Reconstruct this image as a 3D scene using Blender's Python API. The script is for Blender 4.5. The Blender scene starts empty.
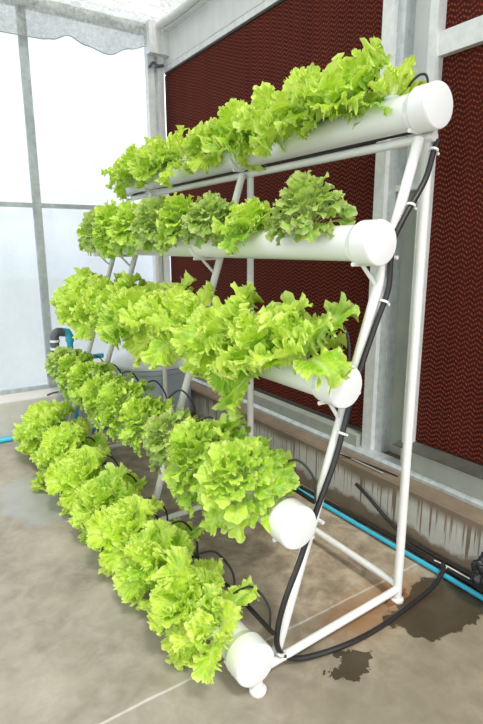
import bpy, bmesh, math, random
import numpy as np
from mathutils import Vector, Matrix

S = bpy.context.scene
COL = S.collection
random.seed(7)
PI = math.pi

# ------------------------------------------------------------------ helpers
def link(name, mesh, mat=None, parent=None):
    o = bpy.data.objects.new(name, mesh)
    COL.objects.link(o)
    if mat is not None:
        mesh.materials.append(mat)
    if parent is not None:
        o.parent = parent
    return o

def obj(name, bm, mat=None, parent=None, smooth=True, angle=35):
    bmesh.ops.recalc_face_normals(bm, faces=bm.faces[:])
    me = bpy.data.meshes.new(name)
    bm.to_mesh(me); bm.free()
    if smooth:
        for p in me.polygons: p.use_smooth = True
        try: me.set_sharp_from_angle(angle=math.radians(angle))
        except Exception: pass
    return link(name, me, mat, parent)

def empty(name, loc=(0, 0, 0)):
    o = bpy.data.objects.new(name, None)
    o.empty_display_size = 0.1
    COL.objects.link(o)
    o.location = loc
    return o

def tag(o, label=None, cat=None, group=None, kind=None):
    if label: o['label'] = label
    if cat: o['category'] = cat
    if group: o['group'] = group
    if kind: o['kind'] = kind
    return o

def rel(parent, pts):
    l = parent.location if parent is not None else Vector((0, 0, 0))
    return [Vector(p) - l for p in pts]

def box(bm, a, b, bev=0.0):
    x0, y0, z0 = a; x1, y1, z1 = b
    r = bmesh.ops.create_cube(bm, size=1.0)
    vs = r['verts']
    for v in vs:
        v.co = Vector(((x0+x1)/2 + v.co.x*(x1-x0), (y0+y1)/2 + v.co.y*(y1-y0), (z0+z1)/2 + v.co.z*(z1-z0)))
    if bev > 0:
        es = list({e for v in vs for e in v.link_edges})
        bmesh.ops.bevel(bm, geom=es, offset=bev, segments=2, profile=.7, affect='EDGES')

def catmull(pts, n=8):
    pts = [Vector(p) for p in pts]
    P = [pts[0]*2-pts[1]] + pts + [pts[-1]*2-pts[-2]]
    out = []
    for i in range(1, len(P)-2):
        a, b, c, d = P[i-1:i+3]
        for k in range(n):
            t = k/n
            out.append(.5*((2*b)+(c-a)*t+(2*a-5*b+4*c-d)*t*t+(3*b-a-3*c+d)*t**3))
    out.append(pts[-1])
    return out

def tube(bm, pts, r, seg=12, cap=True):
    pts = [Vector(p) for p in pts]
    n = len(pts)
    rs = r if isinstance(r, (list, tuple)) else [r]*n
    T = []
    for i in range(n):
        d = pts[min(i+1, n-1)]-pts[max(i-1, 0)]
        T.append(d.normalized() if d.length > 1e-9 else Vector((0, 0, 1)))
    up = Vector((0, 0, 1)) if abs(T[0].z) < .9 else Vector((1, 0, 0))
    u = T[0].cross(up).normalized()
    rings = []
    for i in range(n):
        u = (u-T[i]*u.dot(T[i])).normalized()
        w = T[i].cross(u)
        rings.append([bm.verts.new(pts[i]+(u*math.cos(2*PI*k/seg)+w*math.sin(2*PI*k/seg))*rs[i]) for k in range(seg)])
    for i in range(n-1):
        for k in range(seg):
            bm.faces.new((rings[i][k], rings[i][(k+1) % seg], rings[i+1][(k+1) % seg], rings[i+1][k]))
    if cap:
        bm.faces.new(rings[0][::-1]); bm.faces.new(rings[-1])

def lathe(bm, prof, seg=48, c=(0, 0, 0), axis='z'):
    rings = []
    for r, h in prof:
        ring = []
        for k in range(seg):
            a = 2*PI*k/seg
            if axis == 'z': p = (c[0]+r*math.cos(a), c[1]+r*math.sin(a), c[2]+h)
            else: p = (c[0]+r*math.cos(a), c[1]+h, c[2]+r*math.sin(a))
            ring.append(bm.verts.new(p))
        rings.append(ring)
    for i in range(len(rings)-1):
        for k in range(seg):
            bm.faces.new((rings[i][k], rings[i][(k+1) % seg], rings[i+1][(k+1) % seg], rings[i+1][k]))
    bm.faces.new(rings[0][::-1]); bm.faces.new(rings[-1])

# ------------------------------------------------------------------ materials
class NT:
    def __init__(s, name):
        s.m = bpy.data.materials.new(name); s.m.use_nodes = True
        s.t = s.m.node_tree; s.t.nodes.clear()
        s.out = s.t.nodes.new('ShaderNodeOutputMaterial')
    def n(s, typ, ins=None, **kw):
        nd = s.t.nodes.new(typ)
        for k, v in kw.items(): setattr(nd, k, v)
        if ins:
            for k, v in ins.items():
                sk = nd.inputs[k]
                if isinstance(v, bpy.types.NodeSocket): s.t.links.new(v, sk)
                else: sk.default_value = v
        return nd
    def math(s, op, a, b=0.0, c=0.0, clamp=False):
        nd = s.n('ShaderNodeMath', {0: a, 1: b, 2: c}, operation=op); nd.use_clamp = clamp
        return nd.outputs[0]
    def mix(s, f, a, b, blend='MIX'):
        nd = s.n('ShaderNodeMix', {0: f, 6: a, 7: b}, data_type='RGBA', blend_type=blend)
        return nd.outputs[2]
    def ramp(s, f, stops):
        nd = s.n('ShaderNodeValToRGB', {0: f})
        e = nd.color_ramp.elements
        while len(e) < len(stops): e.new(.5)
        for i, (p, c) in enumerate(stops):
            e[i].position = p
            e[i].color = c if isinstance(c, (tuple, list)) else (c, c, c, 1)
        return nd.outputs[0]
    def pos(s):
        return s.n('ShaderNodeNewGeometry').outputs['Position']
    def noise(s, vec, scale, detail=4, rough=.5, dist=0.0):
        return s.n('ShaderNodeTexNoise', {'Vector': vec, 'Scale': scale, 'Detail': detail, 'Roughness': rough, 'Distortion': dist}).outputs[0]
    def mapv(s, vec, scale=(1, 1, 1), loc=(0, 0, 0)):
        return s.n('ShaderNodeMapping', {'Vector': vec, 'Scale': scale, 'Location': loc}).outputs[0]
    def bump(s, h, strength=.3, dist=.01):
        return s.n('ShaderNodeBump', {'Height': h, 'Strength': strength, 'Distance': dist}).outputs[0]
    def bsdf(s, **ins):
        return s.n('ShaderNodeBsdfPrincipled', {k.replace('_', ' '): v for k, v in ins.items()}).outputs[0]
    def done(s, sh):
        s.t.links.new(sh, s.out.inputs[0]); return s.m

def C(r, g, b): return (r, g, b, 1)

def simple(name, col, rough=.5, metal=0.0, var=.06, scale=20, bump=0.0):
    t = NT(name); p = t.pos()
    n = t.noise(p, scale, 3)
    a = C(*[c*(1-var) for c in col]); b = C(*[min(1, c*(1+var)) for c in col])
    c = t.mix(n, a, b)
    kw = dict(Base_Color=c, Roughness=rough, Metallic=metal)
    if bump: kw['Normal'] = t.bump(t.noise(p, scale*3, 4), bump, .004)
    return t.done(t.bsdf(**kw))

M = {}
M['pvc'] = simple('white_pvc', (.86, .87, .87), .25, var=.03, scale=6)
M['paint'] = simple('white_painted_tube', (.87, .87, .85), .4, var=.07, scale=18)
M['blue'] = simple('blue_pvc', (.05, .50, .72), .35, var=.08)
M['black'] = simple('black_rubber', (.022, .020, .020), .38, var=.2)
M['dark'] = simple('dark_grey_fitting', (.09, .10, .12), .5, var=.2)
M['tie'] = simple('white_nylon', (.8, .8, .78), .4)
M['tank'] = simple('grey_blue_plastic', (.44, .51, .57), .45, var=.04, scale=4)
M['lid'] = simple('pale_plastic', (.80, .83, .85), .45, var=.04, scale=5)
M['cup'] = simple('white_net_cup', (.82, .84, .82), .45)
M['stem'] = simple('pale_stem', (.62, .72, .38), .5)
M['bag'] = simple('black_plastic_wrap', (.02, .022, .026), .16, var=.3, bump=.6)
M['rust'] = simple('rusty_bolt', (.30, .15, .07), .8, var=.3)

def galv(name, a, b, sc=25, rough=.45, metal=.35):
    t = NT(name); p = t.pos()
    n = t.noise(p, sc, 5, .6); n2 = t.noise(t.mapv(p, (3, 3, .6)), 5, 4)
    f = t.math('ADD', t.math('MULTIPLY', n, .55), t.math('MULTIPLY', n2, .45))
    c = t.ramp(f, [(.35, C(*a)), (.65, C(*b))])
    return t.done(t.bsdf(Base_Color=c, Roughness=rough, Metallic=metal, Normal=t.bump(n, .12, .003)))
M['galv'] = galv('galvanised_steel', (.42, .46, .48), (.66, .69, .70))
M['galv_light'] = galv('pale_galvanised_steel', (.62, .64, .64), (.80, .81, .80), metal=.1)
M['post'] = galv('grey_post_steel', (.30, .34, .35), (.46, .50, .51), metal=.2)
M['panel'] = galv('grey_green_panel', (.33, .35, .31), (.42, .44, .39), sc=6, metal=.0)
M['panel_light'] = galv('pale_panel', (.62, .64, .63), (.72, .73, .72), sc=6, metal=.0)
M['ground'] = simple('added_outdoor_ground', (.13, .145, .14), .9, var=.25, scale=3)
M['lip'] = galv('dark_weathered_lip', (.07, .07, .06), (.13, .13, .11), metal=.1)
M['seal'] = simple('dark_gasket', (.05, .045, .04), .6)

def cooling(name):
    t = NT(name); p = t.pos()
    x = t.n('ShaderNodeSeparateXYZ', {0: p}); y, z = x.outputs[1], x.outputs[2]
    # stacked corrugated paper sheets: zigzag flute edges, phase drifting slowly along the pad
    drift = t.math('MULTIPLY', t.noise(t.mapv(p, (0, 1, .15)), 1.6, 2), 3.0)
    yy = t.math('ADD', t.math('MULTIPLY', y, 15.0), drift)
    tri = t.math('PINGPONG', yy, .5)
    zz = t.math('ADD', z, t.math('MULTIPLY', tri, .038))
    sheet = t.math('PINGPONG', t.math('MULTIPLY', zz, 42.0), .5)     # 0..0.5
    edge = t.ramp(sheet, [(.22, 0.0), (.44, 1.0)])
    # flute cells along the sheet
    cell = t.math('PINGPONG', t.math('MULTIPLY', t.math('SUBTRACT', y, t.math('MULTIPLY', z, .35)), 70.0), .5)
    cellm = t.ramp(cell, [(.12, .12), (.4, 1.0)])
    e = t.math('MULTIPLY', edge, cellm)
    n = t.noise(p, 3, 4)
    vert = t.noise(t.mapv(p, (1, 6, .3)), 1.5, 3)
    deep = t.mix(vert, C(.036, .006, .004), C(.085, .012, .006))  # shade inside the flute hollows, painted into the pad colour
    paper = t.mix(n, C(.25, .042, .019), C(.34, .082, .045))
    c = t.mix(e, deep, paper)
    return t.done(t.bsdf(Base_Color=c, Roughness=.85, Normal=t.bump(e, .7, .01), **{'Specular_IOR_Level': .15}))
M['pad'] = cooling('brown_red_cooling_pad')

def plastic(name, tint, trans=.35, transl=.4, folds=True):
    t = NT(name); p = t.pos()
    n = t.noise(t.mapv(p, (1, 1, .45)), 2.2, 4, .55, .6)
    n2 = t.noise(p, 14, 4, .6)
    c = t.mix(n, C(*[k*.86 for k in tint]), C(*tint))
    bm = t.bump(t.math('ADD', n, t.math('MULTIPLY', n2, .15)), .5, .03)
    dif = t.n('ShaderNodeBsdfDiffuse', {'Color': c, 'Normal': bm}).outputs[0]
    trl = t.n('ShaderNodeBsdfTranslucent', {'Color': c, 'Normal': bm}).outputs[0]
    trp = t.n('ShaderNodeBsdfTransparent', {'Color': C(.97, .98, 1)}).outputs[0]
    gl = t.n('ShaderNodeBsdfGlossy', {'Color': C(.9, .9, .9), 'Roughness': .3, 'Normal': bm}).outputs[0]
    a = t.n('ShaderNodeMixShader', {0: transl/(1-trans), 1: dif, 2: trl}).outputs[0]
    a = t.n('ShaderNodeMixShader', {0: .05, 1: a, 2: gl}).outputs[0]
    f = t.math('MULTIPLY', t.ramp(n2, [(.3, .75), (.7, 1.0)]), trans)
    return t.done(t.n('ShaderNodeMixShader', {0: f, 1: a, 2: trp}).outputs[0])
M['film'] = plastic('clear_greenhouse_film', (.64, .69, .73), .30, .42)

def net(name, col, cover, fine=160):
    t = NT(name); p = t.pos()
    x = t.n('ShaderNodeSeparateXYZ', {0: p})
    s = t.math('ADD', x.outputs[0], x.outputs[1])
    w1 = t.math('PINGPONG', t.math('MULTIPLY', s, fine), .5)
    w2 = t.math('PINGPONG', t.math('MULTIPLY', x.outputs[2], fine*.7), .5)
    g = t.math('MAXIMUM', w1, w2)
    n = t.noise(p, 30, 6, .75)
    n2 = t.noise(p, 5, 3, .5)
    thr = t.math('ADD', t.math('MULTIPLY', n, .5), t.math('ADD', t.math('MULTIPLY', g, .5), t.math('MULTIPLY', n2, .25)))
    f = t.ramp(thr, [(.30, cover*.55), (.66, cover)])
    c = t.mix(t.ramp(n, [(.35, 0.0), (.62, 1.0)]), C(*[k*.5 for k in col]), C(*[k*1.25 for k in col]))
    dif = t.n('ShaderNodeBsdfDiffuse', {'Color': c}).outputs[0]
    trl = t.n('ShaderNodeBsdfTranslucent', {'Color': c}).outputs[0]
    trp = t.n('ShaderNodeBsdfTransparent').outputs[0]
    a = t.n('ShaderNodeMixShader', {0: .5, 1: dif, 2: trl}).outputs[0]
    return t.done(t.n('ShaderNodeMixShader', {0: f, 1: trp, 2: a}).outputs[0])
M['net'] = net('grey_shade_net', (.50, .54, .52), .78)
M['roof'] = net('roof_film_with_net', (.33, .345, .33), .96, 120)

def concrete(name):
    t = NT(name); p = t.pos()
    x = t.n('ShaderNodeSeparateXYZ', {0: p}); X, Y = x.outputs[0], x.outputs[1]
    n1 = t.noise(p, 1.7, 6, .6, .3); n2 = t.noise(p, 9, 6, .65, .4); n3 = t.noise(p, 70, 3, .6)
    base = t.mix(t.ramp(n1, [(.35, 0.0), (.65, 1.0)]), C(.20, .172, .132), C(.385, .340, .275))
    base = t.mix(t.math('MULTIPLY', t.ramp(n2, [(.4, 0.0), (.7, 1.0)]), .45), base, C(.48, .44, .38))
    base = t.mix(t.math('MULTIPLY', t.ramp(n3, [(.45, 0.0), (.75, 1.0)]), .35), base, C(.30, .26, .21))
    # brownish damp floor under and behind the rack, towards the cooling wall
    br = t.math('ADD', X, t.math('MULTIPLY', n2, .9))
    brm = t.ramp(t.math('MULTIPLY', br, .5), [(.60, 0.0), (.98, 1.0)])
    dampc = t.mix(t.ramp(n2, [(.35, 0.0), (.62, 1.0)]), C(.28, .205, .135), C(.56, .455, .33))
    base = t.mix(t.math('MULTIPLY', brm, .85), base, dampc)
    # olive grey tone at near right
    oy = t.ramp(t.math('MULTIPLY', t.math('ADD', Y, t.math('MULTIPLY', n1, .6)), .5), [(.66, 1.0), (.86, 0.0)])
    base = t.mix(t.math('MULTIPLY', t.math('MULTIPLY', oy, t.ramp(X, [(.75, 0.0), (1.1, 1.0)])), .8), base, t.mix(n2, C(.17, .15, .10), C(.30, .265, .185)))
    def blob(cx, cy, sx, sy, lo=.85, hi=1.0, amp=.8, sc=7):
        dx = t.math('DIVIDE', t.math('SUBTRACT', X, cx), sx)
        dy = t.math('DIVIDE', t.math('SUBTRACT', Y, cy), sy)
        d = t.math('SQRT', t.math('ADD', t.math('MULTIPLY', dx, dx), t.math('MULTIPLY', dy, dy)))
        d = t.math('ADD', d, t.math('MULTIPLY', t.math('SUBTRACT', t.noise(p, sc, 5, .6), .5), amp))
        return t.ramp(d, [(lo, 1.0), (hi, 0.0)])
    rust = t.math('MAXIMUM', blob(1.66, 1.33, .22, .16, .3, 1.2), blob(1.45, 1.30, .26, .16, .3, 1.2))
    base = t.mix(t.math('MULTIPLY', rust, .7), base, C(.36, .17, .06))
    wet = t.math('MAXIMUM', blob(1.235, 1.145, .085, .065, .95, 1.02, 3.4, 13), blob(1.80, 1.17, .30, .155, .9, .96, 1.5, 8))
    base = t.mix(t.math('MULTIPLY', wet, .85), base, C(.038, .026, .011))
    pud = t.math('MAXIMUM', blob(.55, 3.15, .20, .40, .8, 1.1), blob(.62, 2.9, .10, .12, .8, 1.0))
    base = t.mix(t.math('MULTIPLY', pud, .6), base, C(.30, .315, .33))
    # construction joint
    j = t.math('ABSOLUTE', t.math('SUBTRACT', Y, t.math('ADD', 1.402, t.math('MULTIPLY', t.noise(p, 5, 2), .012))))
    jm = t.math('MULTIPLY', t.ramp(j, [(.002, 1.0), (.0075, 0.0)]), t.ramp(n2, [(.25, .35), (.5, 1.0)]))
    base = t.mix(t.math('MULTIPLY', jm, .5), base, C(.82, .80, .76))
    # hairline cracks at the near right corner
    vo = t.n('ShaderNodeTexVoronoi', {'Vector': p, 'Scale': 9.0}, feature='DISTANCE_TO_EDGE').outputs[0]
    cr = t.math('MULTIPLY', t.ramp(vo, [(.008, 1.0), (.03, 0.0)]), blob(1.0, 1.0, .25, .35, .6, 1.3))
    base = t.mix(t.math('MULTIPLY', cr, .0), base, C(.24, .19, .13))
    w = t.math('MAXIMUM', wet, t.math('MULTIPLY', pud, .8))
    rough = t.math('SUBTRACT', .62, t.math('MULTIPLY', w, .35))
    return t.done(t.bsdf(Base_Color=base, Roughness=rough, Normal=t.bump(t.math('ADD', n2, t.math('MULTIPLY', n3, .3)), .12, .012)))
M['floor'] = concrete('stained_concrete_floor')

def curbm(name, axis, stain):
    t = NT(name); p = t.pos()
    x = t.n('ShaderNodeSeparateXYZ', {0: p}); Z = x.outputs[2]
    n2 = t.noise(p, 9, 6, .65); n1 = t.noise(p, 3, 4)
    grey = t.mix(n2, C(.40, .385, .35), C(.66, .64, .60))
    if stain:
        sc = (1, 34, .5)
        st = t.noise(t.mapv(p, sc), 1.6, 3, .6)
        low = t.noise(t.mapv(p, (1, 1.6, .01)), 1.5, 4)
        # drips running down from the brown top band
        reach = t.math('ADD', Z, t.math('ADD', t.math('MULTIPLY', t.ramp(st, [(.54, 0.0), (.66, .22)]), 1.0), t.math('MULTIPLY', low, .14)))
        top = t.ramp(reach, [(.29, 0.0), (.34, 1.0)])
        bot = t.ramp(t.math('ADD', Z, t.math('MULTIPLY', n2, -.16)), [(-.06, 1.0), (.03, 0.0)])
        patch = t.ramp(t.noise(p, 2.2, 4, .6), [(.5, 0.0), (.68, 1.0)])
        brown = t.mix(n2, C(.07, .042, .022), C(.27, .18, .10))
        f = t.math('MAXIMUM', t.math('MAXIMUM', top, bot), t.math('MULTIPLY', patch, .5))
        c = t.mix(t.math('MULTIPLY', f, .88), t.mix(.3, grey, C(.6, .6, .55)), brown)
    else:
        c = grey
    return t.done(t.bsdf(Base_Color=c, Roughness=.8, Normal=t.bump(n2, .25, .01)))
M['curb'] = curbm('stained_concrete_curb', 1, True)
M['curb_clean'] = curbm('grey_concrete_curb', 0, False)

def leafmat(name, tipc, midc, deepc, ribc, red=None, tr=.36):
    t = NT(name); p = t.n('ShaderNodeTexCoord').outputs['Object']
    a = t.n('ShaderNodeAttribute', attribute_name='leafinfo')
    s = t.n('ShaderNodeSeparateColor', {0: a.outputs[0]})
    edge, rib, age = s.outputs[0], s.outputs[1], s.outputs[2]
    rnd = t.n('ShaderNodeAttribute', attribute_name='leafrand').outputs[2]
    oi = t.n('ShaderNodeObjectInfo').outputs['Random']
    n = t.noise(p, 26, 4, .6)
    nf = t.noise(p, 120, 3, .6)
    f = t.math('ADD', t.math('MULTIPLY', n, .8), t.math('ADD', t.math('MULTIPLY', age, .26), t.math('MULTIPLY', rnd, .34)))
    f = t.math('ADD', f, t.math('MULTIPLY', oi, .12))
    c = t.ramp(f, [(.40, C(*tipc)), (.75, C(*midc)), (1.15 if 0 else 1.0, C(*deepc))])
    c = t.mix(t.math('MULTIPLY', t.ramp(edge, [(.6, 0.0), (1.0, 1.0)]), .35), c, C(*tipc))
    c = t.mix(t.math('MULTIPLY', t.ramp(t.math('ADD', edge, t.math('MULTIPLY', t.math('SUBTRACT', nf, .5), .5)), [(.84, 0.0), (1.05, 1.0)]), .55), c, C(min(1, tipc[0]*1.06), .97, tipc[2]*2.2))
    c = t.mix(t.math('MULTIPLY', nf, .18), c, C(*deepc))
    if red:
        rf = t.math('MULTIPLY', t.ramp(t.math('ADD', edge, t.math('MULTIPLY', t.math('SUBTRACT', n, .5), .9)), [(.70, 0.0), (1.05, 1.0)]), red[3])
        rf = t.math('MULTIPLY', rf, t.ramp(t.math('ADD', rnd, t.math('MULTIPLY', oi, .6)), [(.25, 0.3), (1.0, 1.0)]))
        c = t.mix(rf, c, C(*red[:3]))
    c = t.mix(t.math('MULTIPLY', rib, .75), c, C(*ribc))
    veins = t.bump(t.math('ADD', t.math('MULTIPLY', nf, .5), n), .35, .004)
    pb = t.bsdf(Base_Color=c, Roughness=.32, Normal=veins, **{'Specular_IOR_Level': .45})
    tc = t.mix(.35, c, C(tipc[0]*1.05, tipc[1]*1.1, tipc[2]*.6))
    tl = t.n('ShaderNodeBsdfTranslucent', {'Color': tc}).outputs[0]
    return t.done(t.n('ShaderNodeMixShader', {0: tr, 1: pb, 2: tl}).outputs[0])
M['frilly'] = leafmat('lime_lettuce_leaf', (.83, .93, .16), (.62, .84, .07), (.20, .50, .02), (.86, .93, .52))
M['oak'] = leafmat('green_oak_leaf', (.76, .90, .15), (.50, .76, .06), (.14, .40, .02), (.78, .88, .45), (.42, .30, .07, .30))
M['oak_red'] = leafmat('bronze_edged_oak_leaf', (.70, .84, .26), (.42, .64, .10), (.16, .36, .03), (.75, .84, .5), (.40, .22, .08, .55))

# ------------------------------------------------------------------ lettuces
def grid_leaf(rng, L, W, kind, nth, nr, phi0, bend, frill, twist=0.0):
    """one leaf as a disc round a centre point on the midrib; returns verts, info"""
    th = np.linspace(-PI, PI, nth, endpoint=False)[None, :]
    r = np.linspace(0, 1, nr+1)[1:, None]**.8
    ct, st = np.cos(th), np.sin(th)
    U = lambda: rng.uniform(0, 6.283)
    if kind == 'frilly':
        c0, front, side, back = .50*L, .50*L, .5*W, .50*L
    else:
        c0, front, side, back = .74*L, .26*L, .5*W, .74*L
    R = np.where(ct > 0, 1/(np.abs(ct/front)**2.3+np.abs(st/side)**2.3)**(1/2.3), 1/np.sqrt((ct/back)**2+(st/side)**2))
    wb = 1/(1+np.exp((np.abs(th)-2.45)*7))           # 1 on blade, 0 at petiole
    if kind == 'frilly':
        jag = .016*np.sin(31*th+U())+.036*np.sin(53*th+U())+.036*np.sin(83*th+U())
        lob = .045*np.sin(4*th+U())+.04*np.sin(9*th+U())
    else:
        jag = .01*np.sin(19*th+U())+0*th
        lob = .10*np.cos(7*th+rng.uniform(-.4, .4))+.03*np.sin(11*th+U())
    R = R*(1+wb*(jag*r**3+lob))
    p = .9 if kind == 'frilly' else .75
    nar = .70 if kind == 'frilly' else .93
    narrow = 1-nar*np.clip(-ct, 0, 1)**p
    x = c0+R*r*ct
    y = R*r*st*np.where(ct < 0, narrow, 1)
    ph = [U() for _ in range(12)]
    warp = th+.22*np.sin(3*th+ph[6])+.10*np.sin(7*th+ph[7])
    am = 1+.45*np.sin(2*th+ph[8])+.3*np.sin(5*th+ph[9])
    if kind == 'frilly':
        z = wb*frill*L*am*(.060*r**1.8*np.sin(5*warp+ph[0])+.045*r**3*np.sin(11*warp+ph[1])+.055*r**4.5*np.sin(23*warp+ph[2]+2.5*r)+.045*r**6*np.sin(47*warp+ph[3]+3*r))
        tang = wb*frill*L*am*(.030*r**5*np.cos(23*warp+ph[2])+.020*r**8*np.cos(47*warp+ph[3]))
        q1 = np.sin(x/L*38+ph[4]+2*np.sin(y/L*15))*np.sin(y/L*34+ph[5]+2*np.sin(x/L*13))
        q2 = np.sin(x/L*71+ph[10]+2*np.sin(y/L*23))*np.sin(y/L*66+ph[11])
        z += L*(.012*q1+.006*q2)*(.35+r)*wb
    else:
        z = wb*frill*L*(.045*r**2*np.sin(4*warp+ph[0])+.030*r**4*np.sin(9*warp+ph[1]))
        tang = np.zeros_like(z)
        z += L*.008*np.sin(x/L*30+ph[4])*np.sin(y/L*28+ph[5])*(.4+r)
    x = x-tang*st; y = y+tang*ct
    cup = rng.uniform(.1, .6) if kind == 'frilly' else rng.uniform(.3, 1.3)
    z = z+cup*(y**2)/L
    x = np.concatenate([[c0], x.ravel()]); y = np.concatenate([[0], y.ravel()]); z = np.concatenate([[0.], z.ravel()])
    rr = np.concatenate([[0], (r*np.ones_like(th)).ravel()])
    rib = np.exp(-(y/(.022*L+.03*L*np.clip(1-x/L, 0, 1)))**2)*np.clip(1.1-x/L*.95, 0, 1)
    vein = np.abs(((np.abs(y)*.9-x)/L*5.0) % 1-.5)*2
    rib = np.maximum(rib, .38*np.clip((vein-.84)/.16, 0, 1)*np.clip(1-np.abs(y)/(.42*W), 0, 1))
    z = z-.015*L*np.exp(-(y/(.03*L))**2)*np.clip(1-x/L, 0, 1)
    xs = np.clip(x, 0, None)/L
    N = 60
    g = np.linspace(0, 1.5, N)
    ang = phi0-bend*(g**(1.5 if kind == 'frilly' else 2.5))
    dx = np.cos(ang); dz = np.sin(ang)
    px = np.concatenate([[0], np.cumsum((dx[1:]+dx[:-1])/2*(g[1]-g[0]))])
    pz = np.concatenate([[0], np.cumsum((dz[1:]+dz[:-1])/2*(g[1]-g[0]))])
    cx_ = np.interp(xs, g, px)*L; cz_ = np.interp(xs, g, pz)*L
    an = np.interp(xs, g, ang)
    tw = twist*xs
    y2 = y*np.cos(tw)-z*np.sin(tw); z2 = y*np.sin(tw)+z*np.cos(tw)
    X = cx_-np.sin(an)*z2; Zz = cz_+np.cos(an)*z2
    return np.stack([X, y2, Zz], 1), rr, np.clip(rib, 0, 1)

def leaf_faces(nth, nr, off):
    i = np.arange(nth); j = (i+1) % nth
    tris = np.stack([np.zeros(nth, int), 1+i, 1+j], 1)+off
    q = []
    for k in range(nr-1):
        a = 1+k*nth
        q.append(np.stack([a+i, a+nth+i, a+nth+j, a+j], 1))
    q = np.concatenate(q)+off
    return tris, q

def plant_mesh(name, seed, kind):
    rng = random.Random(seed)
    full = kind
    n = {'frilly': 16, 'loose': 10, 'sparse': 7, 'oak': 120}[full]
    kind = 'oak' if full == 'oak' else 'frilly'
    nth, nr = (290, 13) if kind == 'frilly' else (63, 6)
    V, E_, RB, AG, RN, T, Q = [], [], [], [], [], [], []
    off = 0
    for i in range(n):
        t = i/(n-1)                 # 0 inner .. 1 outer
        if kind == 'frilly':
            L = (.150+.085*t**.6)*rng.uniform(.86, 1.14)
            W = L*rng.uniform(.82, 1.08)
            phi = math.radians(86-80*t+rng.uniform(-12, 12))
            bend = math.radians(8+50*t+rng.uniform(-12, 22))
            if full == 'loose':
                W = L*rng.uniform(.55, .8); L *= 1.12; phi += .1
            if full == 'sparse':
                W = L*rng.uniform(.30, .42); L *= rng.uniform(.7, 1.1); phi = math.radians(rng.uniform(45, 80)-20*t); bend = math.radians(rng.uniform(5, 40))
            fr = rng.uniform(.85, 1.25)
            r0, z0 = .004+.012*t, .015-.010*t
        else:
            sph = 1-1.25*t                      # spread evenly over a dome
            phi = math.asin(max(-.35, min(1, sph)))+math.radians(rng.uniform(-9, 9))
            L = rng.uniform(.10, .145)*(1+.12*t)
            W = L*rng.uniform(.33, .46)
            bend = math.radians(45+40*t+rng.uniform(-25, 25))
            phi += bend*.30
            fr = rng.uniform(.8, 1.3)
            r0, z0 = .004+.022*t, .055-.045*t
        v, rr, rb = grid_leaf(rng, L, W, kind, nth, nr, phi, bend, fr, rng.uniform(-.5, .5))
        v[:, 0] += r0; v[:, 2] += z0
        yaw = i*2.39996+rng.uniform(-.25, .25)
        c, s = math.cos(yaw), math.sin(yaw)
        v = np.stack([v[:, 0]*c-v[:, 1]*s, v[:, 0]*s+v[:, 1]*c, v[:, 2]], 1)
        V.append(v); E_.append(rr); RB.append(rb)
        AG.append(np.full(len(v), t)); RN.append(np.full(len(v), rng.random()))
        a, b = leaf_faces(nth, nr, off); T.append(a); Q.append(b)
        off += len(v)
    V = np.concatenate(V); T = np.concatenate(T); Q = np.concatenate(Q)
    me = bpy.data.meshes.new(name)
    nv, nt, nq = len(V), len(T), len(Q)
    me.vertices.add(nv); me.vertices.foreach_set('co', V.astype(np.float32).ravel())
    me.loops.add(nt*3+nq*4)
    me.loops.foreach_set('vertex_index', np.concatenate([T.ravel(), Q.ravel()]).astype(np.int32))
    me.polygons.add(nt+nq)
    st = np.concatenate([np.arange(nt)*3, nt*3+np.arange(nq)*4]).astype(np.int32)
    me.polygons.foreach_set('loop_start', st)
    me.update(calc_edges=True); me.validate()
    me.polygons.foreach_set('use_smooth', np.ones(len(me.polygons), bool))
    at = me.color_attributes.new('leafinfo', 'FLOAT_COLOR', 'POINT')
    cc = np.stack([np.concatenate(E_), np.concatenate(RB), np.concatenate(AG), np.ones(nv)], 1).astype(np.float32)
    at.data.foreach_set('color', cc.ravel())
    ar = me.attributes.new('leafrand', 'FLOAT', 'POINT')
    ar.data.foreach_set('value', np.concatenate(RN).astype(np.float32))
    return me

FR = [plant_mesh('frilly_leaves', s, 'frilly') for s in (11, 23, 37, 51)]
LO = [plant_mesh('loose_leaves', s, 'loose') for s in (61, 73)]
SP = [plant_mesh('sparse_leaves', 81, 'sparse')]
OK = [plant_mesh('oak_leaves', s, 'oak') for s in (5, 17, 29)]
for m_ in FR+LO+SP: m_.materials.append(M['frilly'])
for m_ in OK: m_.materials.append(M['oak'])
OKR = [m_.copy() for m_ in OK]
for m_ in OKR:
    m_.materials.clear(); m_.materials.append(M['oak_red'])
def shared(bmf, mat, nm):
    bm = bmesh.new(); bmf(bm); me = bpy.data.meshes.new(nm); bm.to_mesh(me); bm.free()
    for p in me.polygons: p.use_smooth = True
    me.materials.append(mat); return me
stem_me = shared(lambda b: lathe(b, [(.010, -.035), (.014, -.01), (.017, .012), (.012, .03), (.004, .05)], 12), M['stem'], 'stem')
cup_me = shared(lambda b: lathe(b, [(.017, -.05), (.020, -.03), (.024, .002), (.029, .004), (.029, .008), (.022, .008), (.017, -.03)], 20), M['cup'], 'net_cup')

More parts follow.
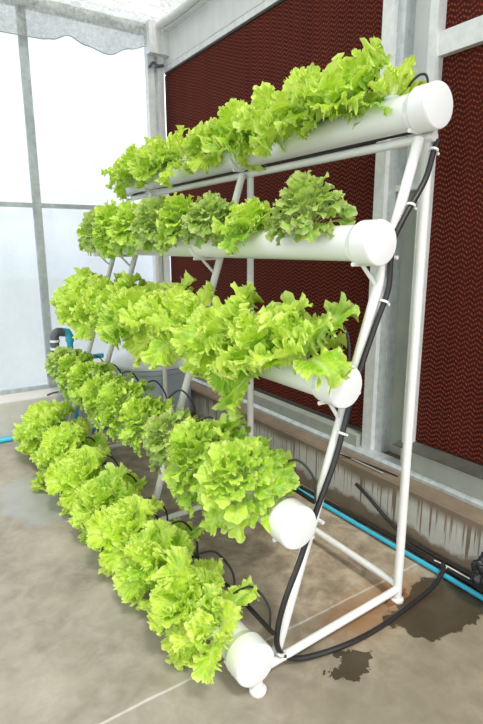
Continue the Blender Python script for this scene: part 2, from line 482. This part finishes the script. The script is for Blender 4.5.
def lettuce(kind, variant, base, scale, yaw, lean, leandir, label, group, name):
    """base on pipe; lean (rad) tips the head towards heading leandir"""
    root = empty(name, base)
    tag(root, label, 'lettuce', group)
    me = {'frilly': FR, 'loose': LO, 'sparse': SP, 'oak': OK, 'oak_red': OKR}[kind]
    me = me[variant % len(me)]
    f = link('leaves', me, None, root)
    ax = Vector((-math.sin(leandir), math.cos(leandir), 0))
    q = Matrix.Rotation(lean, 4, ax) @ Matrix.Rotation(yaw, 4, 'Z')
    f.rotation_euler = q.to_euler()
    f.scale = (scale, scale, scale*random.uniform(.95, 1.05))
    s = link('stem', stem_me, None, root); s.rotation_euler = f.rotation_euler
    c = link('net_cup', cup_me, None, root); c.location = (0, 0, -.002)
    return root

# ------------------------------------------------------------------ rack
RX = 1.65                      # rear legs / top rail
def legx(z): return .973+.3342*z
FY = [1.285, 2.41, 3.58, 4.02]
ROWS = [(1.587, 1.960), (1.342, 1.511), (1.210, 1.044), (1.021, .586), (.848, .136)]
PR = .062

rack = empty('growing_rack', (1.3, 1.285, 0))
tag(rack, 'white painted tubular A-frame rack carrying five tiers of lettuce pipes', 'rack')
def rpart(name, pts, r, mat='paint', seg=14):
    bm = bmesh.new(); tube(bm, rel(rack, pts), r, seg)
    return obj(name, bm, M[mat], rack)
for i, y in enumerate(FY):
    top = 1.87
    rpart('slanted_leg', [(legx(.03), y, .03), (legx(top), y, top)], .019)
    if i < 3:
        rpart('rear_leg', [(RX, y+.0, .012), (RX, y, 1.895)], .0185)
        rpart('bottom_bar', [(.872, y-.03, .055), (RX, y, .055)], .016)
        bm = bmesh.new()
        lathe(bm, [(.026, 0), (.030, .006), (.030, .016), (.021, .020), (.017, .03), (.017, .058)], 20, rel(rack, [(.872, y-.057, 0)])[0])
        f = obj('foot', bm, M['paint'], rack)
        bm = bmesh.new()
        lathe(bm, [(.028, 0), (.028, .010), (.021, .014)], 20, rel(rack, [(RX, y, 0)])[0])
        f = obj('foot', bm, M['paint'], rack)
        bm = bmesh.new()
        for dx in (-.05, .05):
            c = rel(rack, [(RX+dx, y, 0)])[0]
            lathe(bm, [(.006, 0), (.006, .035)], 8, c); lathe(bm, [(.011, .006), (.011, .014)], 6, c)
        box(bm, rel(rack, [(RX-.065, y-.014, 0)])[0], rel(rack, [(RX+.065, y+.014, .005)])[0])
        obj('anchor_bolt', bm, M['rust'], rack, smooth=False)
rpart('top_rail', [(RX-.012, 1.25, 1.876), (RX-.012, 4.04, 1.876)], .0175)
rpart('bottom_rail', [(RX, 1.29, .075), (RX, 3.60, .075)], .016)
for i, y in enumerate(FY):
    for k, (x, z) in enumerate(ROWS):
        zb = z-PR-.008
        bm = bmesh.new()
        lx = legx(zb)
        tube(bm, rel(rack, [(x-.045, y, zb), (lx+.0, y, zb)]), .0075, 8)
        if k > 0:
            tube(bm, rel(rack, [(x-.0, y, zb), (legx(zb-.085), y, zb-.085)]), .0075, 8)
        # strap under the pipe
        c = rel(rack, [(x, y, z)])[0]
        pts = [(c[0]+(PR+.005)*math.cos(a), c[1], c[2]+(PR+.005)*math.sin(a)) for a in np.linspace(-PI*.93, -PI*.07, 14)]
        for d in (-.010, 0, .010):
            tube(bm, [(p[0], p[1]+d, p[2]) for p in pts], .0055, 6)
        obj('bracket', bm, M['paint'], rack)
        if k in (1, 2, 3):
            bm = bmesh.new()
            p0 = rel(rack, [(legx(z-.05)+.02, y-.022, z-.05)])[0]
            lathe(bm, [(.007, -.012), (.007, .012)], 8, p0, 'y'); 
            obj('bolt', bm, M['tie'], rack)

# pipes
tier = ['top', 'second', 'middle', 'fourth', 'lowest']
for k, (x, z) in enumerate(ROWS):
    root = empty('planting_pipe', (x, 1.2, z))
    tag(root, f'white capped plastic planting pipe on the {tier[k]} tier of the rack', 'pipe', 'white planting pipes')
    bm = bmesh.new()
    lathe(bm, [(PR, .03), (PR, 2.84)], 48, (0, 0, 0), 'y')
    obj('pipe', bm, M['pvc'], root)
    for s in (0, 1):
        bm = bmesh.new()
        R2 = .0755
        prof = [(R2-.010, 0), (R2-.003, .002), (R2, .008), (R2, .075), (R2-.003, .080), (PR+.001, .105), (PR-.001, .106)]
        if s: prof = [(r, 2.86-h) for r, h in prof]
        lathe(bm, prof, 56, (0, 0, 0), 'y')
        obj('end_cap', bm, M['pvc'], root, angle=25)

# feed lines with dripper tubes
def feed_line(k, ys, z_off=.045, x_off=.105, arc=True, y0=1.25, label=''):
    x, z = ROWS[k]
    root = empty('feed_line', (x+x_off, y0, z+z_off))
    tag(root, label, 'irrigation tube', 'feed lines along the tiers')
    bm = bmesh.new()
    pts = [(x+x_off+.004*math.sin(i*.9), y, z+z_off+.004*math.sin(i*1.7)) for i, y in enumerate(np.linspace(y0, 4.12, 16))]
    tube(bm, rel(root, catmull(pts, 3)), .0085, 10)
    obj('hose', bm, M['black'], root)
    for i, (ya, yb, h) in enumerate(ys):
        a = (x+.015, ya, z+PR+.0); b = (x+x_off, yb, z+z_off)
        pk = ((a[0]+b[0])/2+.02, (ya+yb)/2, z+PR+h)
        p = catmull([a, (a[0]+.012, ya*.85+yb*.15, z+PR+h*.62), pk, (b[0]+.006, ya*.12+yb*.88, z+PR+h*.55), b], 7)
        bm = bmesh.new(); tube(bm, rel(root, p), .0045, 8)
        obj('dripper_tube', bm, M['black'], root)
    return root
feed_line(4, [(1.42, 1.27, .12), (1.72, 1.50, .12), (1.98, 1.80, .12), (2.30, 2.10, .10), (2.62, 2.45, .10), (2.95, 2.75, .10), (3.3, 3.1, .1)], label='black feed hose with looping drippers along the lowest tier')
feed_line(3, [(1.40, 1.245, .12), (1.64, 1.44, .11), (2.00, 1.85, .11), (2.30, 2.11, .17), (2.62, 2.43, .15), (2.98, 2.80, .13), (3.3, 3.08, .12), (3.6, 3.4, .12)], label='black feed hose with looping drippers along the fourth tier')
feed_line(2, [(1.36, 1.27, .13), (1.70, 1.5, .09)], z_off=-.03, x_off=.075, label='black feed hose behind the pipe of the middle tier')
feed_line(1, [], z_off=-.03, x_off=.075, label='black feed hose behind the pipe of the second tier')
feed_line(0, [(1.36, 1.29, .07)], z_off=-.056, x_off=.048, y0=1.27, label='black feed hose lying along the rail under the top tier pipe')

# main hose
hp = [(1.655, 1.25, 1.862), (1.637, 1.25, 1.83), (1.60, 1.25, 1.727), (1.504, 1.25, 1.60), (1.455, 1.25, 1.521), (1.446, 1.25, 1.447), (1.441, 1.25, 1.35),
      (1.395, 1.25, 1.248), (1.335, 1.25, 1.112), (1.283, 1.25, .976), (1.217, 1.25, .766), (1.13, 1.25, .58), (1.067, 1.25, .427), (1.003, 1.25, .294),
      (.972, 1.25, .188), (.975, 1.25, .11), (1.03, 1.255, .04), (1.12, 1.235, .016), (1.277, 1.205, .015), (1.44, 1.20, .014), (1.60, 1.215, .014), (1.816, 1.235, .02), (1.93, 1.26, .05), (1.985, 1.30, .045)]
root = empty('main_hose', hp[0])
tag(root, 'thick black hose tied down the near slanted leg and looping over the floor', 'hose')
bm = bmesh.new(); tube(bm, rel(root, catmull(hp, 6)), .0104, 14); obj('hose', bm, M['black'], root)
for (x, y, z) in [(1.637, 1.25, 1.83), (1.535, 1.25, 1.640), (1.425, 1.25, 1.31), (1.245, 1.25, .86), (1.10, 1.25, .508), (.985, 1.25, .085)]:
    bm = bmesh.new()
    lathe(bm, [(.014, -.004), (.0165, -.004), (.0165, .004), (.014, .004)], 16, (0, 0, 0))
    box(bm, (.008, -.004, -.004), (.030, .004, .004))
    o = obj('cable_tie', bm, M['tie'], root); o.location = Vector((x, y, z))-root.location
    o.rotation_euler = (0, math.radians(25), 0)

# ------------------------------------------------------------------ place lettuces
NUM = ['first', 'second', 'third', 'fourth', 'fifth', 'sixth', 'seventh', 'eighth', 'ninth', 'tenth', 'eleventh']
desc = {'loose': 'loose open-leaved frilly lime lettuce', 'sparse': 'small sparse upright frilly lettuce', 'frilly': 'frilly lime-green lettuce', 'oak': 'bushy green oak-leaf lettuce', 'oak_red': 'oak-leaf lettuce with bronze-tinged edges'}
nm = {'loose': 'frilly_lettuce', 'sparse': 'frilly_lettuce', 'frilly': 'frilly_lettuce', 'oak': 'oak_leaf_lettuce', 'oak_red': 'oak_leaf_lettuce'}
# kind, y along the pipe, size, extra lean
LAY = {
 0: [('sparse', 1.39, .60, -.1), ('frilly', 1.57, 1.08, .15), ('frilly', 1.79, 1.10, .2), ('loose', 2.04, 1.0, .2), ('frilly', 2.32, 1.0, .3), ('frilly', 2.66, .86, .2), ('loose', 2.98, .85, .2), ('frilly', 3.30, .95, .3), ('frilly', 3.60, .95, .3), ('frilly', 3.90, .80, .2)],
 1: [('oak_red', 1.52, 1.06, .1), ('frilly', 1.90, .66, .2), ('oak_red', 2.20, 1.05, .1), ('oak', 2.46, 1.15, .2), ('oak_red', 2.76, 1.2, .3), ('oak', 3.06, 1.25, .35), ('oak', 3.38, 1.3, .4), ('oak_red', 3.66, 1.2, .4), ('oak', 3.90, 1.0, .3)],
 2: [('loose', 1.385, 1.10, .12), ('frilly', 1.57, 1.08, .38), ('frilly', 1.82, 1.12, .32), ('loose', 2.16, 1.10, .2), ('frilly', 2.46, 1.15, .2), ('frilly', 2.80, 1.12, .2), ('frilly', 3.12, 1.12, .15), ('frilly', 3.46, 1.12, .1), ('frilly', 3.78, 1.15, .1), ('frilly', 4.02, 1.0, 0)],
 3: [('oak', 1.44, 1.22, .2), ('oak', 1.66, 1.30, .35), ('oak_red', 2.00, 1.0, .4), ('oak', 2.28, 1.02, .45), ('oak', 2.54, 1.10, .5), ('oak', 2.84, 1.08, .45), ('oak', 3.16, 1.08, .4), ('oak', 3.48, 1.05, .3), ('oak_red', 3.80, 1.0, .1)],
 4: [('loose', 1.37, .80, .30), ('frilly', 1.56, .84, .35), ('frilly', 1.84, .86, .2), ('frilly', 2.14, .92, .25), ('frilly', 2.48, .92, .25), ('frilly', 2.86, .98, .2), ('frilly', 3.26, 1.1, .1), ('frilly', 3.66, 1.15, 0), ('frilly', 3.92, .9, -.1)],
}
LEAN = [.22, .28, .40, .42, .52]
for k, row in LAY.items():
    x, z = ROWS[k]
    for i, (kind, y, sc, ex) in enumerate(row):
        lean = LEAN[k]+ex+random.uniform(-.08, .08)
        side = 'nearest the capped end' if i == 0 else f'{NUM[i]} from the near capped end'
        lab = f'{desc[kind]}, {tier[k]} tier, {side}'
        a = .016+(.045 if k == 4 else .03)*math.sin(lean)
        base = (x-a, y, z+math.sqrt(PR*PR-a*a)-.004)
        lettuce(kind, i*2+k*3, base, sc, random.uniform(0, 6.28), lean, PI+random.uniform(-.3, .3), lab, f'lettuces on the {tier[k]} tier', nm[kind])

# ------------------------------------------------------------------ setting
def slab(name, a, b, mat, kind='structure', parent=None, bev=0.0):
    bm = bmesh.new(); box(bm, a, b, bev)
    o = obj(name, bm, M[mat], parent, smooth=False)
    if kind and parent is None: o['kind'] = kind
    return o
slab('floor', (-4.0, -3.0, -.12), (2.9, 5.0, 0), 'floor')
slab('floor', (-12, 5.0, -.3), (12, 30, -.15), 'ground')  # outdoor ground beyond the film, added to grey the lower film wall
WX, WY = 2.2, 4.60
# right-hand curb with sloping top
def prism(bm, prof, y0, y1):
    a = [bm.verts.new((x, y0, z)) for x, z in prof]; b = [bm.verts.new((x, y1, z)) for x, z in prof]
    n = len(prof)
    for i in range(n): bm.faces.new((a[i], a[(i+1) % n], b[(i+1) % n], b[i]))
    bm.faces.new(a[::-1]); bm.faces.new(b)
bm = bmesh.new(); prism(bm, [(2.035, 0), (2.035, .295), (2.045, .308), (2.17, .335), (2.45, .335), (2.45, 0)], -1.5, 4.30)
o = obj('baseboard_right', bm, M['curb'], smooth=False); o['kind'] = 'structure'
bm = bmesh.new(); box(bm, (-4, 4.30, 0), (2.45, 4.75, .31), .012)
o = obj('baseboard_left', bm, M['curb_clean'], smooth=False); o['kind'] = 'structure'
slab('trim_1', (-4, 4.55, .31), (2.14, 4.64, .345), 'post')            # sill under the film
# film wall with soft folds
bm = bmesh.new()
nx, nz = 120, 50
vs = [[bm.verts.new((-4+6.22*i/nx, WY+.012*math.sin(i*.9+j*.13)*math.sin(j*.21+1)+.01*math.sin(i*.37-j*.3), .33+3.1*j/nz)) for i in range(nx+1)] for j in range(nz+1)]
for j in range(nz):
    for i in range(nx): bm.faces.new((vs[j][i], vs[j][i+1], vs[j+1][i+1], vs[j+1][i]))
o = obj('wall_left', bm, M['film']); o['kind'] = 'structure'
# posts and rail of the left wall
slab('trim_2', (1.0, 4.535, .34), (1.062, 4.575, 3.36), 'post')
slab('trim_3', (-1.0, 4.535, .34), (-.94, 4.575, 3.36), 'post')
slab('trim_4', (-4, 4.54, 1.815), (2.05, 4.57, 1.85), 'post')
slab('trim_5', (-4, 4.52, 3.26), (2.2, 4.58, 3.345), 'galv_light')
# corner column
def column(name, parts):
    r = None
    for (nm_, a, b, mat) in parts:
        bm = bmesh.new(); box(bm, a, b)
        if r is None:
            r = obj(name, bm, M[mat], smooth=False); r['kind'] = 'structure'
        else:
            obj(nm_, bm, M[mat], r, smooth=False)
    return r
column('trim_6', [('web', (2.085, 4.54, .31), (2.12, 4.57, 3.33), 'galv'), ('flange', (2.030, 4.52, .31), (2.088, 4.58, 3.33), 'galv_light'), ('flange', (2.118, 4.50, .31), (2.168, 4.58, 3.33), 'galv_light')])
slab('trim_7', (2.02, 4.44, 3.10), (2.20, 4.53, 3.345), 'galv_light')
# right wall: backing, sheet metal base, frames
slab('wall_right', (2.34, -1.5, .33), (2.40, 4.62, 3.6), 'panel_light')
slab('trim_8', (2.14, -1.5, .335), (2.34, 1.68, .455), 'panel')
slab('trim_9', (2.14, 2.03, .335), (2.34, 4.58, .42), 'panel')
bm = bmesh.new(); prism(bm, [(2.115, .32), (2.115, .338), (2.135, .352), (2.2, .352), (2.2, .32)], -1.5, 4.56)
o = obj('trim_10', bm, M['galv'], smooth=False); o['kind'] = 'structure'
bm = bmesh.new(); prism(bm, [(2.12, .462), (2.12, .466), (2.30, .486), (2.30, .455), (2.14, .455)], -1.5, 1.75)
o = obj('trim_11', bm, M['lip'], smooth=False); o['kind'] = 'structure'
# wide column between the pads
slab('trim_12', (2.17, 1.945, .34), (2.34, 2.015, 3.6), 'galv_light')
slab('trim_13', (2.20, 1.895, .34), (2.34, 1.945, 3.6), 'galv')
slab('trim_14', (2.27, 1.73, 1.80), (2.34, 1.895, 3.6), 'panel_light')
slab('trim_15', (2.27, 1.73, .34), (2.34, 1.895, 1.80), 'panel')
slab('trim_16', (2.17, 1.685, .34), (2.34, 1.73, 3.6), 'galv_light')
slab('trim_17', (2.20, 1.73, 1.775), (2.27, 1.895, 1.805), 'galv_light')
# head frames
slab('trim_18', (2.205, 2.015, 3.0), (2.34, 4.58, 3.045), 'galv_light')
slab('trim_19', (2.20, 2.015, 3.045), (2.34, 4.60, 3.6), 'panel_light')
slab('trim_20', (2.215, 2.015, 2.988), (2.23, 4.58, 3.0), 'seal')
slab('trim_21', (2.19, -1.5, 2.345), (2.34, 1.685, 2.445), 'galv_light')
slab('trim_22', (2.21, 2.015, .42), (2.23, 4.58, .44), 'seal')
# cooling pads: a row of separate blocks
def pad(y0, y1, z0, z1, label):
    bm = bmesh.new(); box(bm, (2.225, y0, z0), (2.335, y1, z1))
    o = obj('cooling_pad', bm, M['pad'], smooth=False)
    tag(o, label, 'cooling pad', 'brown-red evaporative cooling pads')
ys = [2.017, 2.62, 3.22, 3.82, 4.60]
pl = ['tall red-brown honeycomb cooling pad just left of the wide steel column', 'red-brown honeycomb cooling pad behind the middle frame of the rack', 'red-brown honeycomb cooling pad second from the film wall corner', 'red-brown honeycomb cooling pad beside the corner column']
for a, b, l in zip(ys[:-1], ys[1:], pl): pad(a+.001, b-.001, .44, 2.985, l)
pad(.95, 1.684, .485, 2.344, 'dark red-brown cooling pad right of the wide column, below the white rail')
pad(.95, 1.684, 2.446, 3.5, 'small piece of red-brown cooling pad above the white rail at top right')
pad(-.2, .948, .485, 2.344, 'dark red-brown cooling pad at the far right beyond the first right-hand pad')

# roof
bm = bmesh.new()
nx, ny = 60, 60
vs = [[bm.verts.new((-4+6.15*i/nx, -3+7.63*j/ny, 3.35+.012*math.sin(i*1.1)*math.sin(j*.7)+.02*math.sin(j*.9))) for i in range(nx+1)] for j in range(ny+1)]
for j in range(ny):
    for i in range(nx): bm.faces.new((vs[j][i], vs[j][i+1], vs[j+1][i+1], vs[j+1][i]))
o = obj('ceiling', bm, M['roof']); o['kind'] = 'structure'
slab('trim_23', (2.14, -1.5, 3.28), (2.20, 4.55, 3.34), 'galv_light')
# net valance hung from the roof edge along the film wall
bm = bmesh.new()
def hem(x):
    knots = [(-4, 3.05), (-1.5, 3.0), (.1, 3.08), (.86, 3.045), (1.14, 3.05), (1.24, 3.065), (1.36, 3.115), (1.49, 3.07), (1.68, 3.035), (1.86, 3.11), (2.06, 3.17)]
    for (a, za), (b, zb) in zip(knots[:-1], knots[1:]):
        if a <= x <= b:
            t = (x-a)/(b-a); t = t*t*(3-2*t); return za+(zb-za)*t
    return 3.0
nx = 200
top, mid, bot = [], [], []
rows = []
for q in range(7):
    rows.append([])
    for i in range(nx+1):
        x = -4+6.03*i/nx; zb = hem(x); zt = 3.33
        rows[-1].append(bm.verts.new((x, 4.502+.006*math.sin(x*23+q), zb+(zt-zb)*q/6)))
for q in range(6):
    for i in range(nx): bm.faces.new((rows[q][i], rows[q][i+1], rows[q+1][i+1], rows[q+1][i]))
root = empty('shade_net', (1.0, 4.36, 3.0)); tag(root, 'grey shade netting hanging in scallops along the top of the film wall', 'net')
o = obj('netting', bm, M['net'], None); o.parent = root; o.location = -root.location
bm = bmesh.new()
tube(bm, [Vector((-4+6.03*i/nx, 4.50, hem(-4+6.03*i/nx)))-root.location for i in range(nx+1)], .0045, 6)
obj('hem_cord', bm, M['post'], root)
# rolled film bundle at the corner under the roof
bm = bmesh.new()
tube(bm, catmull([(2.10, 4.48, 3.315), (2.11, 4.0, 3.30), (2.12, 3.4, 3.315), (2.11, 2.6, 3.30), (2.12, 1.6, 3.315)], 10), .03, 12)
o = obj('rolled_film', bm, M['panel_light']); tag(o, 'pale rolled plastic film tied under the roof edge above the pads', 'plastic film')
# small dark clip on corner column
bm = bmesh.new(); tube(bm, catmull([(2.03, 4.50, 3.0), (2.07, 4.495, 3.04), (2.11, 4.485, 3.02), (2.16, 4.48, 3.03), (2.09, 4.49, 3.01)], 5), .012, 8)
o = obj('tied_rag', bm, M['dark']); tag(o, 'dark scrap of cloth tied round the top of the corner column', 'rag')

# ------------------------------------------------------------------ other things
# tank
root = empty('nutrient_tank', (1.70, 3.93, 0)); tag(root, 'round grey-blue plastic nutrient tank behind the rack by the corner', 'tank')
bm = bmesh.new(); lathe(bm, [(.29, 0), (.305, .02), (.315, .30), (.320, .52), (.33, .53), (.33, .56), (.32, .565)], 64); obj('body', bm, M['tank'], root)
bm = bmesh.new(); lathe(bm, [(.315, .565), (.328, .57), (.325, .59), (.30, .605), (.24, .625), (.13, .635), (.12, .665), (.05, .67)], 64); obj('lid', bm, M['lid'], root)

# blue pipes
def bluepipe(name, pts, r, label, ties=()):
    bm = bmesh.new(); tube(bm, pts, r, 14); o = obj(name, bm, M['blue']); tag(o, label, 'pipe'); return o
bluepipe('blue_pipe', [(1.945, -.6, .018), (1.95, 1.1, .018), (1.945, 2.0, .018), (1.945, 3.5, .018)], .0115, 'long light-blue water pipe lying on the floor along the stained curb')
bluepipe('blue_pipe', [(-3.5, 4.265, .02), (1.9, 4.265, .02)], .020, 'light-blue water pipe on the floor along the clean grey curb')
root = empty('pump_riser', (1.10, 4.14, 0)); tag(root, 'upright blue pipe with dark hose fittings left of the nutrient tank', 'pipe')
def pp(name, pts, r, mat):
    bm = bmesh.new(); tube(bm, rel(root, pts), r, 14); return obj(name, bm, M[mat], root)
pp('riser', [(1.10, 4.14, .02), (1.10, 4.14, .78), (1.095, 4.14, .81), (1.08, 4.14, .835), (1.05, 4.14, .84)], .024, 'blue')
pp('side_pipe', [(1.10, 4.14, .63), (1.36, 4.14, .63)], .020, 'blue')
pp('elbow', [(1.10, 4.14, .77), (1.10, 4.14, .815), (1.085, 4.14, .85), (1.05, 4.14, .855)], .032, 'blue')
pp('hose_fitting', catmull([(1.06, 4.14, .85), (1.01, 4.14, .855), (.985, 4.14, .82), (.985, 4.14, .72), (1.0, 4.14, .60)], 6), .034, 'dark')
for zz in (.66, .72, .78):
    pp('hose_clamp', [(.985, 4.14, zz), (.985, 4.14, zz+.018)], .038, 'tie')
pp('floor_pipe', [(1.10, 4.14, .03), (1.12, 4.12, .03), (1.40, 4.12, .03)], .022, 'blue')
# black wall hoses
def hose(pts, r, label, name='black_hose'):
    bm = bmesh.new(); tube(bm, catmull(pts, 8), r, 12); o = obj(name, bm, M['black']); tag(o, label, 'hose'); return o
hose([(1.995, 3.2, .016), (1.99, 2.4, .016), (1.995, 1.9, .017), (2.0, 1.6, .02), (1.99, 1.3, .02), (2.0, 1.0, .02), (1.99, .3, .02)], .0105, 'straight black hose on the floor between the blue pipe and stained curb')
hose([(2.018, 1.90, .20), (2.012, 1.80, .165), (2.008, 1.66, .10), (2.005, 1.52, .055), (2.012, 1.40, .044), (2.012, 1.2, .047), (2.012, .8, .05)], .0105, 'black hose leaning against the stained curb and dropping to floor')
bm = bmesh.new(); tube(bm, [(1.975, 1.34, .045), (1.975, 1.27, .052), (1.98, 1.10, .050)], .003, 6)
tube(bm, [(1.955, 1.27, .034), (1.975, 1.27, .052)], .003, 6)
o = obj('cable_tie', bm, M['tie']); tag(o, 'thin white tie wire round the black hose beside the curb', 'tie')
hose([(2.03, 2.06, .325), (2.06, 1.95, .318), (2.07, 1.8, .322), (2.08, 1.67, .32)], .004, 'thin black cable lying on top of the stained curb', 'cable')
bm = bmesh.new(); tube(bm, [(2.056, 2.15, .318), (2.05, 1.74, .318)], .0035, 6)
o = obj('steel_rod', bm, M['galv']); tag(o, 'thin grey rod lying on the curb left of the wide column base', 'rod')
hose([(.93, 4.31, .318), (.99, 4.34, .322), (1.06, 4.37, .318)], .006, 'short black cable stub on the grey curb beside the pump', 'cable')
# wrapped bundle at right edge
bm = bmesh.new()
bmesh.ops.create_icosphere(bm, subdivisions=5, radius=1)
rg = random.Random(3)
ph = [rg.uniform(0, 6) for _ in range(9)]
for v in bm.verts:
    c = v.co
    d = 1+.10*math.sin(5*c.x+7*c.z+ph[0])+.07*math.sin(11*c.y-9*c.z+ph[1])+.05*math.sin(19*c.x+13*c.y+ph[2])+.04*abs(math.sin(15*c.z+9*c.y+ph[3]))
    v.co = Vector((c.x*.065*d, c.y*.075*d, c.z*.085*d))
o = obj('wrapped_valve', bm, M['bag']); o.location = (1.945, 1.045, .145)
tag(o, 'crumpled shiny black plastic-wrapped bundle at the right edge beside the curb', 'bundle')
bm = bmesh.new(); tube(bm, [(1.95, 1.04, .018), (1.95, 1.04, .09)], .018, 12)
o = obj('pipe_riser', bm, M['black']); tag(o, 'short black upright pipe under the wrapped bundle', 'pipe')

# ------------------------------------------------------------------ light
w = bpy.data.worlds.new('World'); S.world = w; w.use_nodes = True
nt = w.node_tree; nt.nodes.clear()
out = nt.nodes.new('ShaderNodeOutputWorld'); bg = nt.nodes.new('ShaderNodeBackground')
tc = nt.nodes.new('ShaderNodeTexCoord'); sp = nt.nodes.new('ShaderNodeSeparateXYZ'); rp = nt.nodes.new('ShaderNodeValToRGB')
nt.links.new(tc.outputs['Generated'], sp.inputs[0]); 
mr = nt.nodes.new('ShaderNodeMapRange'); mr.inputs[1].default_value = -1; mr.inputs[2].default_value = 1
nt.links.new(sp.outputs[2], mr.inputs[0]); nt.links.new(mr.outputs[0], rp.inputs[0])
e = rp.color_ramp.elements
e[0].position = .30; e[0].color = (.42, .43, .42, 1)
e[1].position = .48; e[1].color = (.44, .50, .55, 1)
x_ = e.new(.54); x_.color = (.80, .84, .88, 1)
x_ = e.new(.62); x_.color = (1.02, 1.04, 1.06, 1)
x_ = e.new(1.0); x_.color = (1.05, 1.08, 1.12, 1)
nt.links.new(rp.outputs[0], bg.inputs[0]); bg.inputs[1].default_value = 1.15
nt.links.new(bg.outputs[0], out.inputs[0])
sd = bpy.data.lights.new('sun', 'SUN'); sd.energy = 5.0; sd.angle = math.radians(9); sd.color = (1, .97, .92)
so = bpy.data.objects.new('sun', sd); COL.objects.link(so)
so.rotation_euler = Vector((.12, .62, -1)).to_track_quat('-Z', 'Y').to_euler()

# ------------------------------------------------------------------ camera
cam = bpy.data.cameras.new('camera'); co = bpy.data.objects.new('camera', cam); COL.objects.link(co)
R = [[0.83449485, -0.12197245, 0.53734631], [-0.55100441, -0.17846665, 0.81519556], [-0.00353301, -0.97635669, -0.21613686]]
m = Matrix.Identity(4)
for i in range(3):
    m[i][0] = R[i][0]; m[i][1] = -R[i][1]; m[i][2] = -R[i][2]
m[0][3], m[1][3], m[2][3] = 0, 0, 1.5
co.matrix_world = m
cam.sensor_width = 36; cam.sensor_fit = 'AUTO'; cam.lens = 520/724*36
cam.clip_start = .05
S.camera = co
S.view_settings.view_transform = 'Standard'; S.view_settings.look = 'None'
S.view_settings.exposure = 0.95; S.view_settings.gamma = 1
S.view_settings.use_curve_mapping = False
S.cycles.transparent_max_bounces = 16
